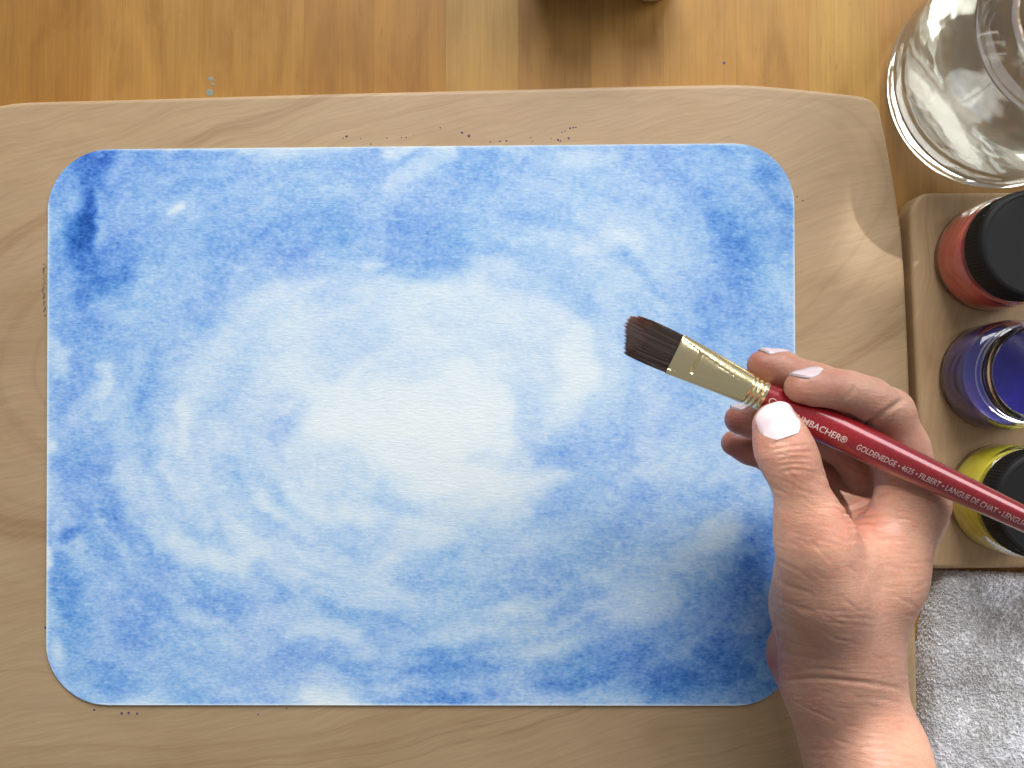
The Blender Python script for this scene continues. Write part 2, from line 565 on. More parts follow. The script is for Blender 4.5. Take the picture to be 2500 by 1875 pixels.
    # long circling strokes of the wash brush
    for pts, w_, t_, m_ in [
        ([(650, 768), (540, 850), (480, 940), (445, 1050), (455, 1180), (500, 1270)], 26, 0.13, 0.55),
        ([(300, 1120), (340, 1240), (424, 1335), (560, 1402), (640, 1440)], 24, 0.15, 0.55),
        ([(1440, 1420), (1560, 1400), (1655, 1360), (1773, 1300)], 30, 0.19, 0.5),
        ([(880, 720), (1000, 700), (1180, 690), (1330, 740), (1420, 820)], 26, 0.10, 0.45),
        ([(200, 1250), (260, 1380), (360, 1480), (500, 1545)], 22, 0.42, 0.5),
        ([(380, 760), (320, 880), (290, 1000), (300, 1100)], 24, 0.36, 0.5),
        ([(620, 1480), (760, 1540), (950, 1560), (1150, 1540)], 26, 0.17, 0.45),
        ([(700, 1230), (800, 1310), (920, 1330)], 24, 0.28, 0.45),
        ([(480, 600), (620, 560), (760, 500), (900, 470)], 24, 0.42, 0.4),
        ([(1180, 1290), (1300, 1300), (1420, 1250), (1500, 1180)], 26, 0.26, 0.45),
        ([(540, 1100), (580, 1220), (660, 1310)], 22, 0.24, 0.45),
        ([(1500, 560), (1620, 640), (1680, 780), (1690, 900)], 28, 0.17, 0.45)]:
        stroke(pts, w_, t_, 1.0, m_)
    # lifted lights
    stroke([(250, 470), (252, 530), (250, 580)], 13, 0.26, 1.1)
    stroke([(412, 534), (438, 524)], 9, 0.05, 0.8, 0.8)
    stroke([(398, 369), (470, 366), (600, 364)], 13, 0.08, 0.9)
    stroke([(600, 372), (700, 368)], 14, 0.17, 1.0)
    stroke([(940, 368), (1060, 366), (1120, 372)], 16, 0.05, 0.9)
    stroke([(960, 440), (1030, 425), (1110, 380)], 22, 0.15, 1.0)
    stroke([(895, 655), (930, 646)], 11, 0.09, 0.8)
    stroke([(560, 640), (600, 650)], 10, 0.2, 0.9)
    stroke([(1430, 615), (1480, 596), (1510, 585)], 22, 0.12, 1.0)
    stroke([(240, 905), (248, 945)], 19, 0.13, 0.8)
    stroke([(448, 1000), (444, 1050), (440, 1090)], 18, 0.09, 0.7)
    stroke([(135, 1075), (134, 1100)], 12, 0.05, 0.9)
    stroke([(122, 1330), (122, 1365)], 9, 0.02, 0.8)
    stroke([(130, 830), (150, 850), (140, 890)], 20, 0.15, 0.9)
    stroke([(425, 1295), (460, 1334), (534, 1370), (604, 1380), (600, 1395)], 19, 0.10, 0.8)
    stroke([(604, 1370), (640, 1355)], 16, 0.13, 0.9)
    stroke([(840, 1248), (900, 1280)], 16, 0.10, 1.0)
    stroke([(930, 1380), (980, 1345), (1010, 1290)], 40, 0.10, 1.0)
    stroke([(1560, 1430), (1640, 1375), (1690, 1320), (1760, 1310)], 30, 0.23, 0.9)
    blob(1560, 1480, 100, 46, 0.20, -20, 1.0)
    stroke([(440, 1508), (510, 1512)], 17, 0.20, 0.9)
    stroke([(700, 1560), (800, 1530), (900, 1580)], 16, 0.16, 1.0)
    blob(800, 1712, 90, 30, 0.06, 0, 1.2, 0.8)
    blob(345, 1712, 46, 15, 0.14, 0, 1.2, 0.7)
    blob(1250, 1690, 110, 30, 0.24, 0, 1.3, 0.7)
    blob(135, 1580, 20, 40, 0.18, 0, 1.0)
    stroke([(1380, 380), (1480, 372)], 20, 0.14, 1.0)
    # paper-white centre
    poly = [(830, 960), (960, 985), (1130, 930), (1190, 1000), (1200, 1110), (1240, 1180), (1130, 1190), (1010, 1130), (900, 1110), (820, 1040)]
    for pts, w_, t_, m_ in [([(800, 965), (900, 985), (1010, 975), (1120, 925)], 36, 0.05, 0.7), ([(800, 1040), (930, 1070), (1080, 1060), (1180, 1010)], 46, 0.03, 0.8),
                            ([(960, 1120), (1100, 1150), (1230, 1180)], 38, 0.05, 0.75), ([(1120, 930), (1190, 990), (1220, 1080)], 38, 0.05, 0.75),
                            ([(1230, 1180), (1390, 1172)], 22, 0.09, 0.7), ([(700, 900), (780, 950)], 34, 0.07, 0.7), ([(1130, 1230), (1060, 1300)], 40, 0.08, 0.6)]:
        stroke(pts, w_, t_, 1.2, m_)
    D = np.clip(D, 0.01, 1.2)
    D = D * (0.80 + 0.28 * np.clip(D, 0, 1)) * np.clip(0.55 + D * 3.5, 0.55, 1.0)
    # wet edges run into each other
    D = D * (1 + 0.45 * SW)
    for _ in range(1):
        for ax_ in (0, 1):
            acc = np.zeros_like(D)
            for k in range(-2, 3):
                acc += np.roll(np.pad(D, 4, mode='edge'), k, axis=ax_)[4:-4, 4:-4]
            D = acc / 5.0
    # feathered granulation
    D = D * (1 + 0.6 * fbm(px / 90, py / 70, 43, 4, 0.6)) * (1 + 0.5 * fbm(px / 30, py / 22, 41, 4, 0.6))
    D = D * (1 + 0.35 * fbm(px / 9, py / 6.5, 47, 2))
    fl = vnoise(px / 7.0, py / 6.0, 61)
    D = D * (1 + np.clip(fl - 0.86, 0, 1) * 2.2)
    return np.clip(D, 0.0, 1.3)


def rounded_quad(u0, u1, v, R, W, H):
    pass


NX, NY = 640, 480
CORN = dict(tl=(118, 366), tr=(1938, 349), br=(1946, 1722), bl=(114, 1720))
Wp, Hp, Rp = 1822.0, 1364.0, 150.0
tv = np.linspace(0, 1, NY)
tv = tv - 0.035 * np.sin(4 * np.pi * tv) / 1.0 * 0.5           # rows a little denser at the ends
tv = (tv - tv[0]) / (tv[-1] - tv[0])
GU = np.zeros((NY, NX)); GV = np.zeros((NY, NX))
for j in range(NY):
    v = tv[j] * Hp
    e = 0.0
    if v < Rp: e = Rp - math.sqrt(max(Rp * Rp - (Rp - v) ** 2, 0))
    elif v > Hp - Rp: e = Rp - math.sqrt(max(Rp * Rp - (v - Hp + Rp) ** 2, 0))
    s = np.linspace(0, 1, NX)
    GU[j] = (e + s * (Wp - 2 * e)) / Wp
    GV[j] = v / Hp
c = {k: np.array(v_, float) for k, v_ in CORN.items()}
QX = (1 - GV) * ((1 - GU) * c['tl'][0] + GU * c['tr'][0]) + GV * ((1 - GU) * c['bl'][0] + GU * c['br'][0])
QY = (1 - GV) * ((1 - GU) * c['tl'][1] + GU * c['tr'][1]) + GV * ((1 - GU) * c['bl'][1] + GU * c['br'][1])
PIG = pigment(QX, QY)
edge = np.minimum(np.minimum(GU, 1 - GU) * Wp, np.minimum(GV, 1 - GV) * Hp)
PIG *= np.clip(0.25 + edge / 9.0, 0, 1)
ZT = 12.62 + 0.35 * np.exp(-edge / 60) * (0.4 + 0.9 * GV) + 0.12 * fbm(QX / 300, QY / 300, 77, 2)
xx = (QX - 1250) / FPX; yy = -(QY - 937.5) / FPX
tt = (12.6 - CAM_Z) / (yy * ST - CT)
VX, VY = xx * tt, (yy * CT + ST) * tt
top = np.stack([VX, VY, ZT], -1).reshape(-1, 3)
bot = np.stack([VX, VY, ZT - 0.5], -1).reshape(-1, 3)
ring = ([(0, i) for i in range(NX)] + [(j, NX - 1) for j in range(1, NY)] + [(NY - 1, i) for i in range(NX - 2, -1, -1)] + [(j, 0) for j in range(NY - 2, 0, -1)])
ridx = np.array([j * NX + i for j, i in ring])
idx = np.arange(NX * NY).reshape(NY, NX)
f_top = np.stack([idx[:-1, :-1], idx[1:, :-1], idx[1:, 1:], idx[:-1, 1:]], -1).reshape(-1, 4)
nb = NX * NY
rb = np.arange(len(ridx)) + nb
f_side = np.stack([ridx, np.roll(ridx, -1), np.roll(rb, -1), rb], -1)
PV = np.concatenate([top, bot[ridx]])
PFc = np.concatenate([f_top, f_side])
paper = mesh_obj("watercolour_paper", PV, PFc, mat_paper(), None, True, 50)
a = paper.data.attributes.new("pigment", 'FLOAT', 'POINT')
a.data.foreach_set('value', np.concatenate([PIG.ravel(), np.zeros(len(ridx))]).astype(np.float32))
tag(paper, "sheet of paper with rounded corners washed in swirling blue watercolour", "painting")


# ================================================================== PAINT SPECKS (dried splatter on the board and table)
def speck(V, F, px, py, z, r, seed):
    c = P(px, py, z)
    rs = random.Random(seed)
    n = 9
    b = len(V)
    for k in range(n):
        a_ = 2 * math.pi * k / n
        q = r * rs.uniform(0.6, 1.25)
        V.append((c[0] + q * math.cos(a_), c[1] + q * math.sin(a_), z + 0.015))
    for k in range(n):
        a_ = 2 * math.pi * k / n
        V.append((c[0] + r * 0.5 * math.cos(a_), c[1] + r * 0.5 * math.sin(a_), z + 0.07))
    for k in range(n):
        k2 = (k + 1) % n
        F.append((b + k, b + k2, b + n + k2, b + n + k))
    F.append(tuple(b + n + k for k in range(n)))


SPK = Mat("dried_blue_paint", col=srgb(62, 62, 92), rough=0.6).m
SPG = Mat("dried_grey_paint", col=srgb(128, 138, 128), rough=0.7).m
V, F = [], []
for i, (x, y, r) in enumerate([(846, 333, .55), (838, 337, .3), (945, 337, .3), (980, 336, .3), (992, 335, .3), (1075, 312, .3), (1127, 323, .45), (1145, 332, .8),
                               (1197, 346, .38), (1221, 345, .45), (1237, 344, .45), (1296, 336, .3), (1345, 338, .3), (1362, 342, .55), (1368, 344, .4), (1388, 337, .5),
                               (1392, 313, .5), (1400, 312, .4), (1406, 311, .4), (1372, 323, .3), (1380, 320, .25), (1130, 325, .3), (880, 338, .25), (1010, 330, .2),
                               (297, 1742, .6), (314, 1741, .55), (335, 1742, .55), (230, 1733, .5), (700, 1729, .4), (630, 1744, .35), (111, 1532, .6), (113, 1495, .35),
                               (1960, 490, .4), (1946, 480, .35), (1300, 346, .25), (905, 352, .3)]):
    speck(V, F, x, y, 12.0, r, i)
sp = mesh_obj("paint_splatter", V, F, SPK, board, True)
tag(sp, label="small dark blue paint specks beside the paper edge", kind="stuff")
V, F = [], []
speck(V, F, 516, 192, 0.03, 1.1, 91); speck(V, F, 513, 226, 0.03, 1.5, 92); speck(V, F, 519, 207, 0.03, 0.8, 93); speck(V, F, 509, 222, 0.03, 1.0, 94)
sp = mesh_obj("paint_drip", V, F, SPG, table, True)
tag(sp, label="small dried grey paint drips")
V, F = [], []
speck(V, F, 1768, 154, 0.03, 0.65, 95)
mesh_obj("paint_drip", V, F, SPK, table, True)

# smudge of dark paint rubbed into the board beside the sheet's left edge
SM = Mat("rubbed_smudge", rough=0.8)
tcn = SM.noise(SM.coords((900, 500, 100)), 1.0, 4, 0.7)
SM.link(SM.ramp(tcn, [(0.42, srgb(84, 74, 66)), (0.6, srgb(168, 138, 104))]), 'Base Color')
V, F = [], []
for i in range(26):
    t = i / 25
    speck(V, F, 110 - 3 * math.sin(t * 3.1) + random.uniform(-3, 3), 645 + t * 125, 12.0 + i * 0.0004, 0.55, 200 + i)
sp = mesh_obj("paint_smudge", V, F, SM.m, board, True)
tag(sp, label="dark rubbed smudge beside the paper's left edge", kind="stuff")

# ================================================================== PAINT JARS
GLASS = Mat("jar_plastic", col=(0.97, 0.97, 0.97, 1), rough=0.04, trans=1.0, ior=1.46).m
LID = Mat("black_lid", col=srgb(30, 29, 28), rough=0.55, spec=0.2)
LID.bump(LID.noise(LID.coords((900, 900, 900)), 1.0, 3), 0.05, 0.0003)
LID = LID.m


def paint_mat(name, c1, c2):
    m = Mat(name, rough=0.3, spec=0.5, coat=0.3)
    n = m.noise(m.coords((55, 55, 120)), 1.0, 4, 0.6, 1.0)
    m.link(m.ramp(n, [(0.35, c1), (0.65, c2)]), 'Base Color')
    return m.m


def thread_ring(z, r, h):
    return [(r, z), (r + h * 0.8, z + 0.35), (r + h, z + 0.8), (r + h * 0.8, z + 1.25), (r, z + 1.6)]


def paint_jar(base_px, label, pm, lid=True, fill=17.0, lid_shift=(0, 0), Rb=21.8):
    root = empty("paint_jar", label, "jar", "paint jars on the small board")
    c = P(base_px[0], base_px[1], 12.0)
    c = np.array([c[0], c[1], 12.02])
    R = Rb
    # glass shell : outside then inside
    outer = [(0.5, 0.9), (R - 4.5, 0.7), (R - 3.2, 0.0), (R - 1.6, 0.0), (R - 0.5, 0.6), (R, 1.8), (R, 17.5), (R - 0.5, 19.2), (R - 2.2, 20.6), (R - 3.6, 21.2)]
    outer += thread_ring(22.2, R - 3.6, 0.9) + thread_ring(25.4, R - 3.6, 0.9) + [(R - 3.6, 29.6), (R - 3.8, 30.2), (R - 4.4, 30.4)]
    inner = [(R - 5.2, 30.2), (R - 5.4, 29.5), (R - 5.4, 21.0), (R - 2.2, 18.6), (R - 1.5, 17.3), (R - 1.5, 3.2), (R - 2.6, 2.2), (0.5, 2.1)]
    V, F = lathe(outer + inner, 72, c, close=True)
    # close=True wraps last to first near the axis: a tiny tube of glass, fine
    body = mesh_obj("jar_body", V, F, GLASS, root, True, 35)
    tag(body, label="clear jar wall with screw threads")
    ri = R - 1.55
    pv = [(0.3, 2.15), (R - 2.7, 2.25), (ri - 0.1, 3.3), (ri, 5.0), (ri, fill - 0.6), (ri - 0.6, fill), (ri - 2.0, fill - 0.4), (ri - 6.0, fill - 0.7), (0.3, fill - 0.9)]
    V, F = lathe(pv, 72, c)
    mesh_obj("paint", V, F, pm, root, True, 60)
    if lid:
        lc = c
        rl = R - 1.2
        V, F = lathe([(R - 2.6, 21.9), (rl - 0.2, 21.6), (rl, 22.0), (rl, 31.6), (rl - 0.25, 32.4), (rl - 1.0, 32.9), (rl - 2.0, 33.0), (rl - 2.3, 32.7), (0.5, 32.6)], 96, lc)
        l = mesh_obj("lid", V, F, LID, root, True, 40)
        # knurled grip: each ridge is real relief joined in one ring
        V, F = [], []
        for k in range(90):
            a_ = 2 * math.pi * k / 90
            for dr, da in ((0.0, -0.012), (0.28, 0.0), (0.0, 0.012)):
                for z in (22.8, 31.0):
                    V.append((lc[0] + (rl + dr - 0.02) * math.cos(a_ + da), lc[1] + (rl + dr - 0.02) * math.sin(a_ + da), lc[2] + z))
            b = k * 6
            F += [(b, b + 2, b + 3, b + 1), (b + 2, b + 4, b + 5, b + 3), (b, b + 4, b + 2), (b + 1, b + 3, b + 5)]
        g = mesh_obj("lid_grip", V, F, LID, l, False)
        tag(g, kind="stuff")
    set_origin(root, c)
    return root


paint_jar((2404, 634), "red paint jar with black screw lid, nearest the water jar", paint_mat("red_paint", srgb(228, 72, 50), srgb(240, 116, 92)), True, 18.2)
paint_jar((2417, 920), "open blue paint jar without its lid, between the red and yellow jars",
          paint_mat("blue_paint", srgb(34, 27, 130), srgb(11, 6, 100)), False, 16.0)
paint_jar((2438, 1212), "yellow paint jar with black lid, partly behind the brush handle", paint_mat("yellow_paint", srgb(240, 222, 20), srgb(250, 238, 80)), True, 18.0)

# ================================================================== WATER JAR
root = empty("water_jar", "large clear glass jar of rinse water in the upper right corner", "jar")
wc = P(2407, 216, 0); wc = np.array([wc[0], wc[1], 0.05])
WG = Mat("clear_glass", col=(0.975, 0.99, 0.975, 1), rough=0.05, trans=1.0, ior=1.5)
WG.bump(WG.noise(WG.coords((32, 32, 40)), 1.0, 3, 0.45), 0.17, 0.004)
WG = WG.m
WATER = Mat("rinse_water", col=(0.93, 0.92, 0.85, 1), rough=0.0, trans=1.0, ior=1.333).m
R = 45.5
outer = [(0.5, 6.5), (R - 30, 5.6), (R - 18, 3.0), (R - 10, 0.0), (R - 7, 0.0), (R - 3.5, 0.8), (R - 1.2, 3.0), (R, 7.0), (R, 44), (R - 1.4, 51), (R - 5.5, 57.5), (R - 11.5, 62), (R - 17, 64.5),
         (R - 18.4, 66.2), (R - 18.4, 67.4), (R - 17.4, 68.2), (R - 17.4, 69.4), (R - 18.4, 70.2), (R - 18.4, 72.0), (R - 17.4, 72.8), (R - 17.4, 74.0), (R - 18.4, 74.8), (R - 18.4, 77.5),
         (R - 19.2, 78.6), (R - 20.4, 78.8)]
inner = [(R - 21.6, 78.4), (R - 22, 77), (R - 22, 66.0), (R - 19, 62.2), (R - 13, 59.0), (R - 7.8, 54.6), (R - 4.4, 49.5), (R - 3.4, 43), (R - 3.4, 12), (R - 5.0, 8.4), (R - 9, 6.8), (R - 18, 7.6), (R - 30, 9.6), (0.5, 10.4)]
V, F = lathe(outer + inner, 128, wc, close=True)
mesh_obj("jar_glass", V, F, WG, root, True, 35)
ri = R - 3.3
V, F = lathe([(0.3, 10.3), (R - 30, 9.5), (R - 18, 7.5), (R - 9, 6.7), (R - 4.95, 8.3), (ri, 12), (ri, 43.0), (R - 4.3, 49.5), (R - 7.7, 54.6), (R - 9.2, 56.0), (R - 10.0, 55.6), (R - 12.0, 55.3), (0.3, 55.2)], 128, wc)
mesh_obj("water", V, F, WATER, root, True, 35)
set_origin(root, wc)

# ================================================================== THINGS JUST INSIDE THE TOP EDGE
DK = Mat("dark_bottle_glass", col=srgb(52, 40, 28), rough=0.15, spec=0.6, coat=0.4).m
bc = P(1415, -128, 0)
root = empty("bottle", "dark bottle base just showing at the top edge, casting the shadow", "bottle")
V, F = lathe([(0.4, 0.1), (21.0, 0.1), (22.8, 0.8), (23.4, 2.5), (23.4, 30), (21.5, 35), (12, 40), (9.5, 43), (9.5, 46), (0.4, 46.2)], 64, bc)
mesh_obj("bottle_body", V, F, DK, root, True, 35)
V, F = lathe([(9.7, 41.1), (10.6, 41.3), (10.6, 51), (10.0, 52), (0.4, 52.1)], 48, bc)
mesh_obj("cap", V, F, LID, root, True, 35)
set_origin(root, bc)
OL = Mat("olive_ceramic", col=srgb(176, 160, 112), rough=0.25, coat=0.5)
OL.link(OL.ramp(OL.noise(OL.coords((120, 120, 120)), 1.0, 3), [(0.3, srgb(150, 134, 88)), (0.7, srgb(184, 168, 120))]), 'Base Color')
pc = P(1586, -49, 0)
V, F = lathe([(0.4, 0.1), (8.6, 0.1), (10.2, 1.0), (10.9, 3.0), (10.9, 22), (10.5, 24.0), (9.6, 24.2), (9.2, 22), (9.0, 3.0), (0.4, 2.4)], 64, pc)
pot = mesh_obj("small_pot", V, F, OL.m, None, True, 35)
tag(pot, "small olive pot whose rim just shows at the top edge", "pot")

# ================================================================== TOWEL
TW = Mat("terry_towel", rough=1.0, spec=0.02, sheen=0.25)
tn = TW.noise(TW.coords((60, 60, 60)), 1.0, 4, 0.6)
fn = TW.noise(TW.coords((800, 800, 800)), 1.0, 2, 0.5)
cc_ = TW.ramp(tn, [(0.34, srgb(222, 220, 216)), (0.5, srgb(236, 236, 235)), (0.62, srgb(248, 248, 250))])
cc_ = TW.mix(1.0, cc_, TW.ramp(fn, [(0.3, g1(0.82)), (0.7, g1(1.08))]), 'MULTIPLY')
TW.link(cc_, 'Base Color')
towel = empty("towel", "folded white terry cloth lying at the lower right corner", "towel")
tw_px = [(2290, 1397), (2262, 1520), (2247, 1640), (2243, 1760), (2246, 1900), (2262, 2010)]
left = catmull([P(x, y, 6) for x, y in tw_px], 14, closed=False)
NU, NV = 90, len(left)
G = np.zeros((NV, NU, 3))
for j in range(NV):
    l = left[j]
    w = 78.0
    s = np.linspace(0, 1, NU) ** 1.15
    xs = l[0] + s * w
    ys = l[1] - s * 2.0
    G[j, :, 0] = xs; G[j, :, 1] = ys
DL = (G[:, :, 0] - G[:, :1, 0])
DT = G[0:1, :, 1] - G[:, :, 1]
rr = 7.0


def roundedge(d, r):
    q = np.clip(d / r, 0, 1)
    return np.sqrt(np.clip(1 - (1 - q) ** 2, 0, 1))


DB = G[:, :, 1] - G[-1:, :, 1]
H = 10.5 * roundedge(DL + 0.01, rr) * roundedge(DT + 0.01 + 0.6, 6.0 + 0.10 * DL) * roundedge(DB + 0.01, rr)
H = H + 2.6 * fbm(G[:, :, 0] / 17 + 5, G[:, :, 1] / 17, 15, 3) * np.clip(DL / 8, 0, 1) * np.clip(DT / 10, 0, 1)
dimp = np.exp(-(((G[:, :, 0] - P(2345, 1700, 8)[0]) / 11) ** 2 + ((G[:, :, 1] - P(2345, 1700, 8)[1]) / 12) ** 2))
H = np.clip(H - 2.2 * dimp, 0.3, None)
G[:, :, 2] = H
idx = np.arange(NU * NV).reshape(NV, NU)
ft = np.stack([idx[:-1, :-1], idx[1:, :-1], idx[1:, 1:], idx[:-1, 1:]], -1).reshape(-1, 4)
Gb = G.reshape(-1, 3).copy(); Gb[:, 2] = 0.12
rg = np.concatenate([idx[0, :], idx[1:, -1], idx[-1, -2::-1], idx[-2:0:-1, 0]])
n0 = NU * NV
rbm = np.arange(len(rg)) + n0
fs = np.stack([rg, np.roll(rg, -1), np.roll(rbm, -1), rbm], -1)
mesh_obj("cloth", np.concatenate([G.reshape(-1, 3), Gb[rg]]), np.concatenate([ft, fs]), TW.m, towel, True)
# terry loops
gx = np.gradient(G, axis=1); gy = np.gradient(G, axis=0)
NRM = np.cross(gx, gy); NRM /= np.linalg.norm(NRM, axis=2)[..., None] + 1e-9
NRM *= np.sign(NRM[..., 2:3])
V, F = [], []
Vl, Fl = [], []
base = 0
NT = 15000
for k in range(NT):
    fj = rng.random() * (NV - 1.01); fi = (rng.random() ** 1.25) * (NU - 1.01)
    j, i = int(fj), int(fi)
    dj, di = fj - j, fi - i
    p = (G[j, i] * (1 - di) + G[j, i + 1] * di) * (1 - dj) + (G[j + 1, i] * (1 - di) + G[j + 1, i + 1] * di) * dj
    nrm = NRM[j, i]
    a_ = rng.random() * 6.283
    t1 = np.array([math.cos(a_), math.sin(a_), 0.0]); t1 -= nrm * t1.dot(nrm); t1 /= np.linalg.norm(t1) + 1e-9
    t2 = np.cross(nrm, t1)
    hh = rng.uniform(0.45, 0.95); ww = rng.uniform(0.35, 0.75); th = rng.uniform(0.13, 0.2)
    lean = t2 * rng.uniform(-0.8, 0.8)
    pts = []
    for q in range(6):
        ang = math.pi * q / 5
        pts.append(p + t1 * (-math.cos(ang) * ww) + (nrm * hh + lean) * math.sin(ang) - nrm * 0.1)
    for q in range(6):
        ang = math.pi * q / 5
        rad = t1 * (-math.cos(ang)) + nrm * math.sin(ang)
        for s3 in range(3):
            b_ = 2 * math.pi * s3 / 3
            Vl.append(pts[q] + rad * (th * math.cos(b_)) + t2 * (th * math.sin(b_)))
    for q in range(5):
        for s3 in range(3):
            s4 = (s3 + 1) % 3
            Fl.append((base + q * 3 + s3, base + q * 3 + s4, base + q * 3 + 3 + s4, base + q * 3 + 3 + s3))
    base += 18
tf = mesh_obj("terry_loops", np.array(Vl), np.array(Fl), TW.m, towel, True)
tag(tf, kind="stuff")
set_origin(towel, left[0] * np.array([1, 1, 0]))

# ================================================================== BRUSH
BA = P(1862, 966, 85.0)          # where ferrule meets handle
BB = P(2500, 1267, 91.0)
ax = BB - BA; ax /= np.linalg.norm(ax)
up = np.array([0, 0, 1.0]); up -= ax * up.dot(ax); up /= np.linalg.norm(up)
sd = np.cross(up, ax)            # in-plane, towards the picture's upper right
HR_T = np.array([-1, 0, 2, 8, 16, 26, 40, 60, 80, 95, 120, 145, 152, 155])
HR_R = np.array([4.5, 4.55, 4.75, 5.25, 5.65, 5.75, 5.5, 4.85, 4.25, 3.85, 3.3, 2.9, 2.4, 0.6])


def hrad(t):
    return np.interp(t, HR_T, HR_R)


brush = empty("paint_brush", "red handled flat paint brush with gold ferrule held over the painting", "brush")
LAQ = Mat("red_lacquer", rough=0.3, spec=0.5, coat=1.0, coatr=0.03)
fl_ = LAQ.n('TexVoronoi', {'Vector': LAQ.coords((2600, 2600, 2600)), 'Scale': 1.0})
sep = LAQ.n('SeparateColor', {0: fl_.outputs['Color']})
LAQ.link(LAQ.mix(LAQ.ramp(sep.outputs[0], [(0.80, g1(0)), (0.95, g1(0.55))]), srgb(126, 8, 20), srgb(190, 60, 62)), 'Base Color')
LAQ.link(LAQ.ramp(sep.outputs[0], [(0.8, g1(0.1)), (0.95, g1(0.5))]), 'Metallic')
S = 40
ts = np.concatenate([np.linspace(-1, 30, 24), np.linspace(32, 150, 40), np.linspace(151, 155, 8)])
V, F = [], []
for t in ts:
    r = hrad(t)
    for k in range(S):
        a_ = 2 * math.pi * k / S
        V.append(BA + ax * t + sd * (r * math.cos(a_)) + up * (r * math.sin(a_)))
for i in range(len(ts) - 1):
    for k in range(S):
        k2 = (k + 1) % S
        F.append((i * S + k, i * S + k2, (i + 1) * S + k2, (i + 1) * S + k))
F.append(tuple(range(S))[::-1]); F.append(tuple((len(ts) - 1) * S + k for k in range(S)))
handle = mesh_obj("handle", V, F, LAQ.m, brush, True, 50)

GOLD = Mat("gold_ferrule", col=(0.90, 0.76, 0.44, 1), rough=0.2, metal=1.0)
gn = GOLD.noise(GOLD.coords((150, 150, 150)), 1.0, 4, 0.55)
GOLD.bump(gn, 0.16, 0.0012)
FL = 31.5
ts = np.linspace(0, 1, 150)
S = 120
V, F = [], []
for t in ts:                      # t=0 at bristles, 1 at handle
    w = 7.1 + (4.95 - 7.1) * min(1, t / 0.9)
    h = 2.6 + (4.95 - 2.6) * min(1, max(0, t / 0.86)) ** 0.9
    xf = w * 0.80 * max(0.0, 1 - t / 0.84) ** 0.9
    crimp = 0
    for cpos in (0.845, 0.895, 0.945):
        crimp -= 0.42 * math.exp(-((t - cpos) / 0.011) ** 2)
    lip = 0.16 * math.exp(-(t / 0.010) ** 2)
    for k in range(S):
        a_ = 2 * math.pi * k / S
        ca, sa = math.cos(a_), math.sin(a_)
        n_ = 2.6 - 0.6 * min(1, t / 0.85)
        x = abs(ca) ** (2 / n_) * math.copysign(1, ca) * (w + crimp + lip)
        y = abs(sa) ** (2 / n_) * (h + crimp + lip)
        if abs(x) < xf:
            q_ = abs(x) / xf
            yf = (h + lip) * max(0.0, 1 - (xf / w) ** n_) ** (1 / n_)
            flat_y = yf - 0.16 + 0.42 * (1 - q_ * q_)
            if t < 0.22:                     # pressed pad behind the hair
                flat_y += 0.40 * (1 - q_ ** 4) * min(1, (0.22 - t) / 0.03)
            flat_y -= 0.55 * math.exp(-((t - 0.235) / 0.016) ** 2) * (1 - q_ ** 6)
            y = min(y, flat_y)
        y *= math.copysign(1, sa)
        V.append(BA + ax * (-FL * (1 - t) + 0.15) + sd * x + up * y)
for i in range(len(ts) - 1):
    for k in range(S):
        k2 = (k + 1) % S
        F.append((i * S + k, i * S + k2, (i + 1) * S + k2, (i + 1) * S + k))
ferr = mesh_obj("ferrule", V, F, GOLD.m, brush, True, 40)

BR = Mat("bristle", rough=0.45, spec=0.4)
att = BR.n('Attribute', attribute_name="tipness").outputs['Fac']
hn = BR.n('Attribute', attribute_name="shade").outputs['Fac']
bc_ = BR.ramp(att, [(0.0, srgb(62, 48, 40)), (0.55, srgb(70, 51, 41)), (0.84, srgb(98, 58, 40)), (1.0, srgb(156, 84, 50))])
bc_ = BR.mix(1.0, bc_, BR.ramp(hn, [(0.0, g1(0.82)), (1.0, g1(1.12))]), 'MULTIPLY')
BR.link(bc_, 'Base Color')
FE = BA - ax * FL                # ferrule mouth
tipdir = P(1520, 822, 79) - FE
Lb = np.linalg.norm(tipdir)
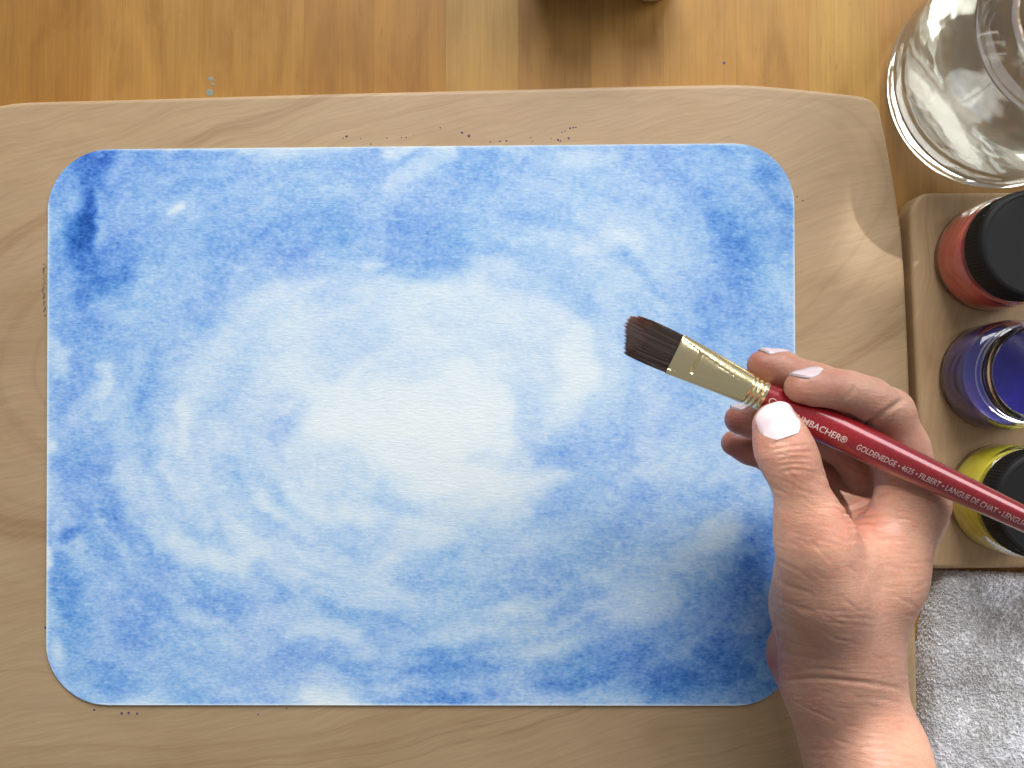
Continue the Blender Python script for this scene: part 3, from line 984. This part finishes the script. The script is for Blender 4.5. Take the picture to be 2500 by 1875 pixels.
# outline of the hair at the tip, from the picture's upper edge to its lower edge (side offset mm -> length mm)
side_t = np.array([-1.0, -0.6, -0.3, 0.0, 0.3, 0.6, 0.8, 0.92, 1.0])
len_t = np.array([15.2, 16.4, 17.2, 18.4, 19.4, 19.3, 18.3, 16.4, 13.0])
Vl, Fl, tipA, shA = [], [], [], []
base = 0
for k in range(4200):
    s = rng.uniform(-1, 1)
    th_ = rng.uniform(-1, 1)
    L = np.interp(s, side_t, len_t) * (1 - 0.07 * rng.random() ** 2) * (1 - 0.08 * abs(th_)) * (1 + 0.035 * math.sin(s * 27) * math.sin(s * 61))
    x0 = s * 6.5; y0 = th_ * 1.9 * math.sqrt(max(0.05, 1 - 0.6 * s * s))
    spread = 1.0 + 0.04
    x1 = s * 6.9 + 0.10 * math.sin(s * 43) + rng.normal(0, 0.12)
    y1 = y0 * 0.32 - 0.6
    rad = rng.uniform(0.04, 0.065)
    shv = rng.random()
    for q in range(5):
        f = q / 4
        bulge = math.sin(f * math.pi) * 0.25
        xx_ = x0 + (x1 - x0) * f ** 1.5 + s * bulge
        yy_ = y0 + (y1 - y0) * f + (0.25 if y0 > 0 else -0.25) * bulge
        cpt = FE - ax * (f * L - 0.6) + sd * xx_ + up * yy_
        rr_ = rad * (1 - 0.75 * f ** 3)
        for s3 in range(3):
            b_ = 2 * math.pi * s3 / 3 + shv
            Vl.append(cpt + sd * rr_ * math.cos(b_) + up * rr_ * math.sin(b_))
            tipA.append(min(1.0, f * L / 18.5 + 0.16 * max(0.0, s - 0.35))); shA.append(shv)
    for q in range(4):
        for s3 in range(3):
            s4 = (s3 + 1) % 3
            Fl.append((base + q * 3 + s3, base + q * 3 + 3 + s3, base + q * 3 + 3 + s4, base + q * 3 + s4))
    base += 15
hair = mesh_obj("bristles", np.array(Vl), np.array(Fl), BR.m, brush, True)
for nm, arr in (("tipness", tipA), ("shade", shA)):
    at_ = hair.data.attributes.new(nm, 'FLOAT', 'POINT')
    at_.data.foreach_set('value', np.array(arr, np.float32))
tag(hair, label="dark brown synthetic hair with reddish frayed tips", kind="stuff")
# dense core of the hair
V, F = [], []
S = 36
for q in range(9):
    f = q / 8
    for k in range(S):
        a_ = 2 * math.pi * k / S
        s = math.cos(a_)
        L = np.interp(s, side_t, len_t) * 0.94
        x0 = s * 6.4; x1 = s * 6.6
        y = math.sin(a_) * 1.75 * (1 - 0.72 * f) - 0.5 * f
        V.append(FE - ax * (f * L - 0.6) + sd * (x0 + (x1 - x0) * f) + up * y)
for i in range(8):
    for k in range(S):
        k2 = (k + 1) % S
        F.append((i * S + k2, i * S + k, (i + 1) * S + k, (i + 1) * S + k2))
F.append(tuple(range(S))); F.append(tuple(8 * S + k for k in range(S))[::-1])
core = mesh_obj("bristle_core", V, F, Mat("bristle_core", col=srgb(60, 47, 40), rough=0.6).m, brush, True, 60)

# printed lettering on the handle
INK = Mat("pale_print", col=srgb(190, 164, 156), rough=0.4).m


def lettering(text, px_a, px_b, size, ang, visible=None, bold=0.0):
    """text wrapped round the handle so that it runs from px_a to px_b"""
    cu = bpy.data.curves.new("lettering", 'FONT')
    cu.body = text
    cu.size = 1.0
    cu.offset = bold
    cu.resolution_u = 3
    tmp = bpy.data.objects.new("lettering_tmp", cu)
    COL.objects.link(tmp)
    dg = bpy.context.evaluated_depsgraph_get()
    me = bpy.data.meshes.new_from_object(tmp.evaluated_get(dg))
    full = max(v.co.x for v in me.vertices)
    vis = full
    if visible:
        cu.body = visible
        dg.update()
        me2 = bpy.data.meshes.new_from_object(tmp.evaluated_get(bpy.context.evaluated_depsgraph_get()))
        vis = max(v.co.x for v in me2.vertices)
        bpy.data.meshes.remove(me2)
    bpy.data.objects.remove(tmp)
    bpy.data.curves.remove(cu)
    pa = P(px_a[0], px_a[1], 88); pb = P(px_b[0], px_b[1], 88)
    ta = (pa - BA).dot(ax); tb = (pb - BA).dot(ax)
    bm = bmesh.new(); bm.from_mesh(me)
    bmesh.ops.triangulate(bm, faces=bm.faces)
    bmesh.ops.subdivide_edges(bm, edges=[e for e in bm.edges if e.calc_length() > 0.25], cuts=1)
    for v in bm.verts:
        t = ta + v.co.x / vis * (tb - ta)
        r = float(hrad(t)) + 0.04
        phi = math.radians(ang) - (v.co.y - 0.36) * size / r
        q = BA + ax * t + up * (r * math.cos(phi)) - sd * (r * math.sin(phi))
        v.co = Vector(q * MM)
    bm.to_mesh(me); bm.free()
    me.name = "lettering"
    o = bpy.data.objects.new("lettering", me)
    me.materials.clear(); me.materials.append(INK)
    COL.objects.link(o); o.parent = brush
    return o


lettering("GOLDENEDGE \u2022 4625 \u2022 FILBERT \u2022 LANGUE DE CHAT \u2022 LENGUA DE GATO", (2080, 1090), (2499, 1284), 2.75, 26,
          "GOLDENEDGE \u2022 4625 \u2022 FILBERT \u2022 LANGUE DE CHAT \u2022 LENGUA DE", 0.004)
lettering("GRUMBACHER\u00ae", (1912, 1008), (2056, 1078), 3.0, 24, None, 0.012)
lettering("G", (1869, 984), (1886, 992), 3.2, 12, None, 0.0)
set_origin(brush, P(1862, 966, 85.0))

# ================================================================== HAND
VOX = 0.62


def J(px, py, z, r):
    p = P(px, py, z)
    return (p[0], p[1], p[2], r)


hand_lo = np.array([P(1745, 900, 60)[0] - 4, P(2000, 2120, 50)[1], 12.9])
hand_hi = np.array([P(2330, 1200, 60)[0] + 6, P(1850, 835, 70)[1] + 3, 110.0])
dims = np.ceil((hand_hi - hand_lo) / VOX).astype(int) + 1
gx_ = (hand_lo[0] + np.arange(dims[0]) * VOX).astype(np.float32)
gy_ = (hand_lo[1] + np.arange(dims[1]) * VOX).astype(np.float32)
gz_ = (hand_lo[2] + np.arange(dims[2]) * VOX).astype(np.float32)
BIG = np.float32(30.0)


def window(lo, hi):
    s = []
    for k in range(3):
        a_ = int(max(0, math.floor((lo[k] - hand_lo[k]) / VOX)))
        b_ = int(min(dims[k], math.ceil((hi[k] - hand_lo[k]) / VOX) + 1))
        s.append(slice(a_, max(a_, b_)))
    return tuple(s)


def cone_into(A, a_, b_, k, margin=14.0):
    """smooth-union a tapered capsule into field A"""
    pa = np.array(a_[:3]); pb = np.array(b_[:3])
    ra, rb_ = a_[3], b_[3]
    m = max(ra, rb_) + margin
    w = window(np.minimum(pa, pb) - m, np.maximum(pa, pb) + m)
    X = gx_[w[0]][:, None, None]; Y = gy_[w[1]][None, :, None]; Z = gz_[w[2]][None, None, :]
    d = pb - pa
    L2 = max(float(d.dot(d)), 1e-6)
    t = ((X - pa[0]) * d[0] + (Y - pa[1]) * d[1] + (Z - pa[2]) * d[2]) / L2
    np.clip(t, 0, 1, out=t)
    q = np.sqrt((X - pa[0] - t * d[0]) ** 2 + (Y - pa[1] - t * d[1]) ** 2 + (Z - pa[2] - t * d[2]) ** 2)
    q -= ra + (rb_ - ra) * t
    A[w] = smin(A[w], q, k)


def smin(a_, b_, k):
    if k <= 0:
        return np.minimum(a_, b_)
    h = np.clip(0.5 + 0.5 * (b_ - a_) / k, 0, 1)
    return b_ * (1 - h) + a_ * h - k * h * (1 - h)


def field():
    return np.full(tuple(dims), BIG, dtype=np.float32)


def chain(pts, k=2.5):
    A = field()
    for p, q in zip(pts[:-1], pts[1:]):
        cone_into(A, p, q, k)
    return A


palm = field()
for (a_, b_, k) in [
    (J(2228, 1226, 71, 10.8), J(2162, 1410, 68, 11.6), 6), (J(2162, 1410, 68, 11.6), J(2080, 1610, 65, 13.5), 8),
    (J(2226, 1250, 54, 11.0), J(2072, 1620, 56, 14), 9), (J(2196, 1278, 39, 10.2), J(2062, 1640, 48, 14.5), 9),
    (J(2146, 1312, 28, 8.8), J(2046, 1640, 40, 13), 9),
    (J(1988, 1312, 85, 10.6), J(2008, 1450, 78, 12.8), 8), (J(2008, 1450, 78, 12.8), J(2046, 1610, 66, 16), 9),
    (J(1990, 1385, 70, 11.5), J(1990, 1480, 64, 12.8), 9), (J(1990, 1480, 64, 12.8), J(2034, 1620, 58, 15), 9),
    (J(2005, 1440, 34, 11), J(1970, 1600, 34, 12.8), 9), (J(1970, 1600, 34, 12.8), J(2030, 1690, 44, 15), 9),
    (J(2140, 1225, 46, 10), J(2070, 1300, 46, 12), 8), (J(2100, 1180, 40, 8), J(2050, 1250, 40, 9), 8),
    # web between thumb and index
    (J(2040, 1345, 78, 8.0), J(2150, 1330, 68, 9.5), 9),
    # wrist and forearm
    (J(2054, 1640, 64, 17.8), J(2059, 1690, 63, 17.8), 8), (J(2052, 1640, 46, 17.5), J(2059, 1690, 46, 17.5), 8),
    (J(2059, 1690, 63, 17.8), J(2112, 1840, 62, 19.2), 7), (J(2059, 1690, 46, 17.5), J(2110, 1840, 46, 19.2), 7),
    (J(2112, 1840, 62, 19.2), J(2185, 2110, 60, 24.0), 8), (J(2110, 1840, 46, 19.2), J(2183, 2110, 46, 23.0), 8),
]:
    cone_into(palm, a_, b_, k)

TH = [J(1892, 1034, 94.8, 6.3), J(1899, 1050, 95.0, 7.2), J(1913, 1092, 95.0, 8.6), J(1930, 1130, 94.0, 8.5), J(1950, 1180, 92.0, 7.9), J(1966, 1240, 89.5, 8.8), J(1988, 1312, 85, 10.6)]
IX = [J(1953, 946, 92.0, 5.0), J(1990, 946, 91.0, 5.7), J(2040, 950, 90.0, 6.0), J(2080, 960, 88.0, 6.3), J(2120, 976, 86.0, 7.0), J(2168, 1008, 80.0, 7.9), J(2196, 1095, 75.0, 9.0), J(2228, 1226, 71, 10.8)]
MD = [J(1862, 893, 79.0, 5.2), J(1900, 903, 79.5, 6.3), J(1990, 940, 78.5, 6.9), J(2070, 962, 76, 7.4), J(2146, 1012, 68.0, 8.2), J(2186, 1110, 60, 9.0), J(2226, 1250, 54, 11.0)]
RG = [J(1805, 1024, 61.0, 5.2), J(1845, 1026, 62.0, 6.2), J(1930, 1034, 61.0, 6.8), J(2010, 1055, 58, 7.4), J(2100, 1115, 50.0, 8.6), J(2152, 1190, 44, 9.2), J(2196, 1278, 39, 10.2)]
LT = [J(1792, 1082, 46.0, 4.8), J(1830, 1094, 46.5, 5.7), J(1895, 1118, 45.0, 6.4), J(1960, 1142, 43, 7.0), J(2045, 1195, 39.0, 8.4), J(2095, 1255, 34, 8.8), J(2146, 1312, 28, 8.8)]

hand = palm.copy()
for pts, k in ((TH, 9.0), (IX, 5.0), (MD, 5.0), (RG, 5.0), (LT, 5.0)):
    f_ = chain(pts, 2.6)
    hand = np.minimum(hand, smin(palm, f_, k))
    del f_

# finger pads pressed by the brush: the skin closes round the handle instead of entering it
X = gx_[:, None, None]; Y = gy_[None, :, None]; Z = gz_[None, None, :]
tb_ = (X - BA[0]) * ax[0] + (Y - BA[1]) * ax[1] + (Z - BA[2]) * ax[2]
qb = np.sqrt((X - BA[0] - tb_ * ax[0]) ** 2 + (Y - BA[1] - tb_ * ax[1]) ** 2 + (Z - BA[2] - tb_ * ax[2]) ** 2)
rb_ = np.interp(tb_, np.concatenate([[-40, -32, -4], HR_T[1:]]), np.concatenate([[7.0, 7.0, 5.1], HR_R[1:]])).astype(np.float32)
db = qb - rb_ - 0.06
hand = -smin(-hand, db, 1.2)
del tb_, qb, rb_, db


def surface_nets(Fd):
    s = Fd < 0
    nx, ny, nz = Fd.shape
    cells = np.zeros((nx - 1, ny - 1, nz - 1), np.uint8)
    for dx in (0, 1):
        for dy in (0, 1):
            for dz in (0, 1):
                cells += s[dx:nx - 1 + dx, dy:ny - 1 + dy, dz:nz - 1 + dz]
    act = (cells > 0) & (cells < 8)
    ci = np.argwhere(act)
    vid = np.full(act.shape, -1, np.int64)
    vid[act] = np.arange(len(ci))
    acc = np.zeros((len(ci), 3)); cnt = np.zeros(len(ci))
    corners = [(a_, b_, c_) for a_ in (0, 1) for b_ in (0, 1) for c_ in (0, 1)]
    for i0 in range(8):
        for i1 in range(i0 + 1, 8):
            c0, c1 = np.array(corners[i0]), np.array(corners[i1])
            if np.abs(c0 - c1).sum() != 1:
                continue
            v0 = Fd[tuple((ci + c0).T)]; v1 = Fd[tuple((ci + c1).T)]
            m = (v0 < 0) != (v1 < 0)
            t = np.where(m, v0 / np.where(m, v0 - v1, 1), 0)
            acc += np.where(m[:, None], c0 + (c1 - c0) * t[:, None], 0); cnt += m
    Vt = (ci + acc / cnt[:, None])
    quads = []
    for axn in range(3):
        sl0 = [slice(1, -1)] * 3; sl1 = [slice(1, -1)] * 3
        sl0[axn] = slice(0, -1); sl1[axn] = slice(1, None)
        e = s[tuple(sl0)] != s[tuple(sl1)]
        pos = np.argwhere(e)
        flip = s[tuple(sl0)][e]
        off = np.array([1, 1, 1]); off[axn] = 0
        pos = pos + off
        o1, o2 = [(1, 2), (2, 0), (0, 1)][axn]
        d1 = np.zeros(3, int); d1[o1] = 1
        d2 = np.zeros(3, int); d2[o2] = 1
        q = np.stack([vid[tuple((pos - d1 - d2).T)], vid[tuple((pos - d2).T)], vid[tuple(pos.T)], vid[tuple((pos - d1).T)]], 1)
        q[~flip] = q[~flip][:, ::-1]
        quads.append(q)
    return Vt, np.concatenate(quads)


# close the field at the volume border
hand[0], hand[-1] = BIG, BIG
hand[:, 0], hand[:, -1] = BIG, BIG
hand[:, :, 0], hand[:, :, -1] = BIG, BIG
HV, HF = surface_nets(hand)
HV = HV * VOX + hand_lo
# keep the largest shell, relax
E = np.concatenate([HF[:, [0, 1]], HF[:, [1, 2]], HF[:, [2, 3]], HF[:, [3, 0]]])
deg = np.bincount(E[:, 0], minlength=len(HV)).astype(float)
for it in range(3):
    nb_ = np.stack([np.bincount(E[:, 0], weights=HV[E[:, 1], k], minlength=len(HV)) for k in range(3)], 1) / np.maximum(deg, 1)[:, None]
    HV = HV + 0.5 * (nb_ - HV)


def normals(V, F):
    fn_ = np.cross(V[F[:, 2]] - V[F[:, 0]], V[F[:, 3]] - V[F[:, 1]])
    N_ = np.zeros_like(V)
    for k in range(4):
        for c_ in range(3):
            N_[:, c_] += np.bincount(F[:, k], weights=fn_[:, c_], minlength=len(V))
    return N_ / (np.linalg.norm(N_, axis=1)[:, None] + 1e-12)


HN = normals(HV, HF)
vx, vy = to_px(HV)
vis_up = HN[:, 2] > 0.05


def crease(pts, width, depth, zmin=0):
    """press a fold into the skin along a line (source pixels), on the skin that faces up"""
    global HV
    pts = catmull(pts, 6, closed=False)
    q = np.full(len(HV), 1e9)
    tpar = np.zeros(len(HV))
    n = len(pts) - 1
    for i, (a_, b_) in enumerate(zip(pts[:-1], pts[1:])):
        L = ((b_ - a_) ** 2).sum() + 1e-9
        t = np.clip(((vx - a_[0]) * (b_[0] - a_[0]) + (vy - a_[1]) * (b_[1] - a_[1])) / L, 0, 1)
        dd = np.hypot(vx - a_[0] - t * (b_[0] - a_[0]), vy - a_[1] - t * (b_[1] - a_[1]))
        m = dd < q
        q[m] = dd[m]; tpar[m] = (i + t[m]) / n
    fade = np.sin(np.pi * np.clip(tpar, 0.0, 1.0)) ** 0.5
    g_ = np.exp(-(q / width) ** 2) - 0.2 * np.exp(-((q - 2.2 * width) / (1.3 * width)) ** 2)
    m = vis_up & (HV[:, 2] > zmin)
    HV[m] -= HN[m] * (depth * g_ * fade)[m][:, None]


crease([(2086, 940), (2080, 956), (2066, 976)], 4.0, 0.45, 70)
crease([(2210, 972), (2170, 1000), (2120, 1032), (2105, 1045)], 6, 1.0, 60)
for pts in ([(1885, 1098), (1930, 1090), (1978, 1086)], [(1888, 1112), (1936, 1104), (1984, 1103)], [(1900, 1124), (1940, 1118), (1985, 1122)],
            [(1893, 1139), (1940, 1132), (1990, 1138)], [(1905, 1152), (1950, 1146), (1995, 1156)], [(1880, 1085), (1905, 1080), (1935, 1081)]):
    crease(pts, 3.6, 0.34, 80)
for pts, d in (([(2056, 1256), (2092, 1240), (2136, 1220), (2178, 1206)], 0.75), ([(2058, 1268), (2100, 1258), (2150, 1252)], 0.6),
               ([(2062, 1278), (2105, 1274), (2140, 1276)], 0.6), ([(2068, 1290), (2120, 1292), (2170, 1300)], 0.35), ([(2085, 1310), (2150, 1316), (2210, 1322)], 0.3)):
    crease(pts, 5, d, 45)
for pts in ([(1884, 1342), (1905, 1372), (1965, 1400)], [(1880, 1392), (1915, 1425), (1985, 1450)], [(1880, 1440), (1915, 1470), (1990, 1492)],
            [(1884, 1500), (1925, 1530), (1990, 1545)], [(1890, 1545), (1935, 1570), (2005, 1580)], [(1905, 1590), (1950, 1600), (2020, 1612)]):
    crease(pts, 5, 0.34, 45)
crease([(1912, 1662), (1980, 1655), (2070, 1662), (2150, 1672), (2207, 1684)], 5, 0.6, 40)
crease([(1930, 1640), (1990, 1632), (2060, 1640)], 4, 0.3, 40)
crease([(2080, 1700), (2150, 1706), (2215, 1722)], 4, 0.25, 40)
for i in range(150):                       # fine skin lines over the back of the thumb, palm heel and wrist
    cx = random.uniform(1885, 2260); cy = random.uniform(1150, 1860)
    ang = 0.45 if cy < 1420 else (0.22 if cy < 1560 else 0.03)
    ang += random.gauss(0, 0.22)
    if cx > 2080 and cy < 1500: ang = 0.1 + random.gauss(0, 0.2)
    L = random.uniform(18, 46)
    crease([(cx - L * math.cos(ang), cy - L * math.sin(ang)), (cx, cy + random.uniform(-3, 3)), (cx + L * math.cos(ang), cy + L * math.sin(ang))], 3.2, random.uniform(0.08, 0.2), 30)

HN = normals(HV, HF)
SK = Mat("skin", rough=0.46, spec=0.38, sss=1.0, sssr=(1.0, 0.36, 0.2), ssss=0.0022)
pk = SK.n('Attribute', attribute_name="flush").outputs['Fac']
n1 = SK.noise(SK.coords((95, 95, 95)), 1.0, 4, 0.6)
n2 = SK.noise(SK.coords((700, 700, 700)), 1.0, 3, 0.6)
sc_ = SK.mix(SK.math('ADD', SK.math('MULTIPLY', pk, 0.75), SK.math('MULTIPLY', SK.math('SUBTRACT', n1, 0.45), 1.1), True), srgb(183, 141, 119), srgb(160, 94, 81))
sc_ = SK.mix(1.0, sc_, SK.ramp(n2, [(0.3, g1(0.92)), (0.7, g1(1.05))]), 'MULTIPLY')
SK.link(sc_, 'Base Color')
w1 = SK.noise(SK.coords((170, 900, 500), rot=(0, 0, 0.5)), 1.0, 3, 0.55, 0.3)
w2 = SK.noise(SK.coords((170, 850, 500), rot=(0, 0, -0.25)), 1.0, 3, 0.55, 0.3)
vo = SK.n('TexVoronoi', {'Vector': SK.coords((900, 1100, 900)), 'Scale': 1.0}, feature='DISTANCE_TO_EDGE').outputs[0]
msk = SK.ramp(SK.noise(SK.coords((60, 60, 60)), 1.0, 3, 0.6), [(0.35, g1(0.25)), (0.65, g1(1.0))])
hsum = SK.math('MULTIPLY', SK.math('ADD', SK.math('ADD', w1, w2), SK.math('MULTIPLY', vo, 0.45)), msk)
SK.bump(hsum, 0.38, 0.0006)
hand_o = mesh_obj("person", HV, HF, SK.m, None, True)
vx, vy = to_px(HV)
fl = np.zeros(len(HV))
for (x, y, r, a_) in [(1850, 890, 70, .8), (1800, 1030, 70, 1.0), (1790, 1090, 80, 1.0), (1960, 945, 80, .5), (2100, 1270, 70, .7), (1870, 1620, 60, .9), (2010, 950, 60, .4), (2060, 1130, 120, .5), (1990, 1290, 80, .25)]:
    fl = np.maximum(fl, a_ * np.exp(-((vx - x) ** 2 + (vy - y) ** 2) / (r * r)))
at_ = hand_o.data.attributes.new("flush", 'FLOAT', 'POINT')
at_.data.foreach_set('value', fl.astype(np.float32))
tag(hand_o, "right hand and wrist with white nail polish gripping the red brush", "person")

# ---- nails
NAIL = Mat("white_nail_polish", col=srgb(204, 186, 189), rough=0.22, spec=0.5, coat=0.6, coatr=0.08, sss=0.2, sssr=(1, 0.6, 0.5), ssss=0.001).m


def sdf_at(p):
    q = (np.asarray(p) - hand_lo) / VOX
    i = np.clip(np.floor(q).astype(int), 0, dims - 2)
    f = q - i
    v = 0.0
    for a_ in (0, 1):
        for b_ in (0, 1):
            for c_ in (0, 1):
                w = (f[0] if a_ else 1 - f[0]) * (f[1] if b_ else 1 - f[1]) * (f[2] if c_ else 1 - f[2])
                v += w * hand[i[0] + a_, i[1] + b_, i[2] + c_]
    return float(v)


def nail(center, axis, outward, width, length, arc, lift=0.25, tipcurve=0.10):
    """a curved plate seated on the skin: axis towards the fingertip, outward away from the finger"""
    axis = np.asarray(axis, float); axis /= np.linalg.norm(axis)
    outward = np.asarray(outward, float); outward -= axis * outward.dot(axis); outward /= np.linalg.norm(outward)
    across = np.cross(axis, outward)
    p = np.asarray(center, float) + outward * 14
    for _ in range(80):                       # march on to the skin
        d = sdf_at(p)
        if d < 0.02: break
        p = p - outward * min(max(d * 0.7, 0.03), 2.0)
    c0 = p
    NU_, NV_ = 17, 19
    V = []
    for j in range(NV_):
        v = j / (NV_ - 1)
        y = (v - 0.5) * length
        e = 1.0
        if v < 0.35: e = math.sqrt(max(0.30, 1 - ((0.35 - v) / 0.35) ** 2 * 0.75))
        if v > 0.60: e = math.sqrt(max(0.12, 1 - ((v - 0.60) / 0.40) ** 2 * 0.90))
        for i in range(NU_):
            u = (i / (NU_ - 1) * 2 - 1)
            x = u * e * width / 2
            drop = arc * (1 - math.sqrt(max(0, 1 - (x / (arc * 1.02)) ** 2))) + 0.055 * max(0, y) ** 2
            q = c0 + axis * y + across * x + outward * 5.0
            for _ in range(40):
                d = sdf_at(q)
                if d < 0.02 or (q - c0).dot(outward) < -drop - 0.6: break
                q = q - outward * min(max(d * 0.8, 0.02), 1.0)
            hgt = max((q - c0).dot(outward), -drop - 0.25)
            V.append(c0 + axis * y + across * x + outward * (hgt + lift * (1 - 0.5 * u * u)))
    A_ = np.array(V).reshape(NV_, NU_, 3)
    for _ in range(3):                        # smooth plate
        B_ = A_.copy()
        B_[1:-1, 1:-1] = 0.5 * A_[1:-1, 1:-1] + 0.125 * (A_[:-2, 1:-1] + A_[2:, 1:-1] + A_[1:-1, :-2] + A_[1:-1, 2:])
        A_ = B_
    V = [q for q in A_.reshape(-1, 3)]
    n = len(V)
    for k in range(n):
        V.append(V[k] - outward * 0.75)
    F = []
    for j in range(NV_ - 1):
        for i in range(NU_ - 1):
            a_ = j * NU_ + i
            F.append((a_, a_ + 1, a_ + NU_ + 1, a_ + NU_))
            F.append((n + a_, n + a_ + NU_, n + a_ + NU_ + 1, n + a_ + 1))
    rim = [i for i in range(NU_)] + [j * NU_ + NU_ - 1 for j in range(1, NV_)] + [(NV_ - 1) * NU_ + i for i in range(NU_ - 2, -1, -1)] + [j * NU_ for j in range(NV_ - 2, 0, -1)]
    for q in range(len(rim)):
        a_, b_ = rim[q], rim[(q + 1) % len(rim)]
        F.append((b_, a_, n + a_, n + b_))
    return mesh_obj("fingernail", V, F, NAIL, hand_o, True, 50)


def seg(a_, b_):
    return np.array(a_[:3]) - np.array(b_[:3])


nl = nail(P(1888, 1026, 96), seg(TH[0], TH[2]), (0.02, 0.12, 1.0), 12.2, 10.6, 7.6, 0.45)
tag(nl, label="thumbnail with glossy white polish lying over the brush")
nail(P(1964, 944, 92), seg(IX[0], IX[2]), (0.0, 1.0, 0.04), 8.6, 9.4, 6.0, 0.35)
nail(P(1876, 892, 79), seg(MD[0], MD[2]), (0.12, 1.0, 0.04), 8.6, 9.2, 6.0, 0.35)
nail(P(1813, 1022, 61), seg(RG[0], RG[2]), (0.0, 1.0, 0.10), 8.2, 9.0, 5.8, 0.35)
nail(P(1800, 1081, 46), seg(LT[0], LT[2]), (0.1, 1.0, 0.16), 7.2, 8.0, 5.2, 0.35)
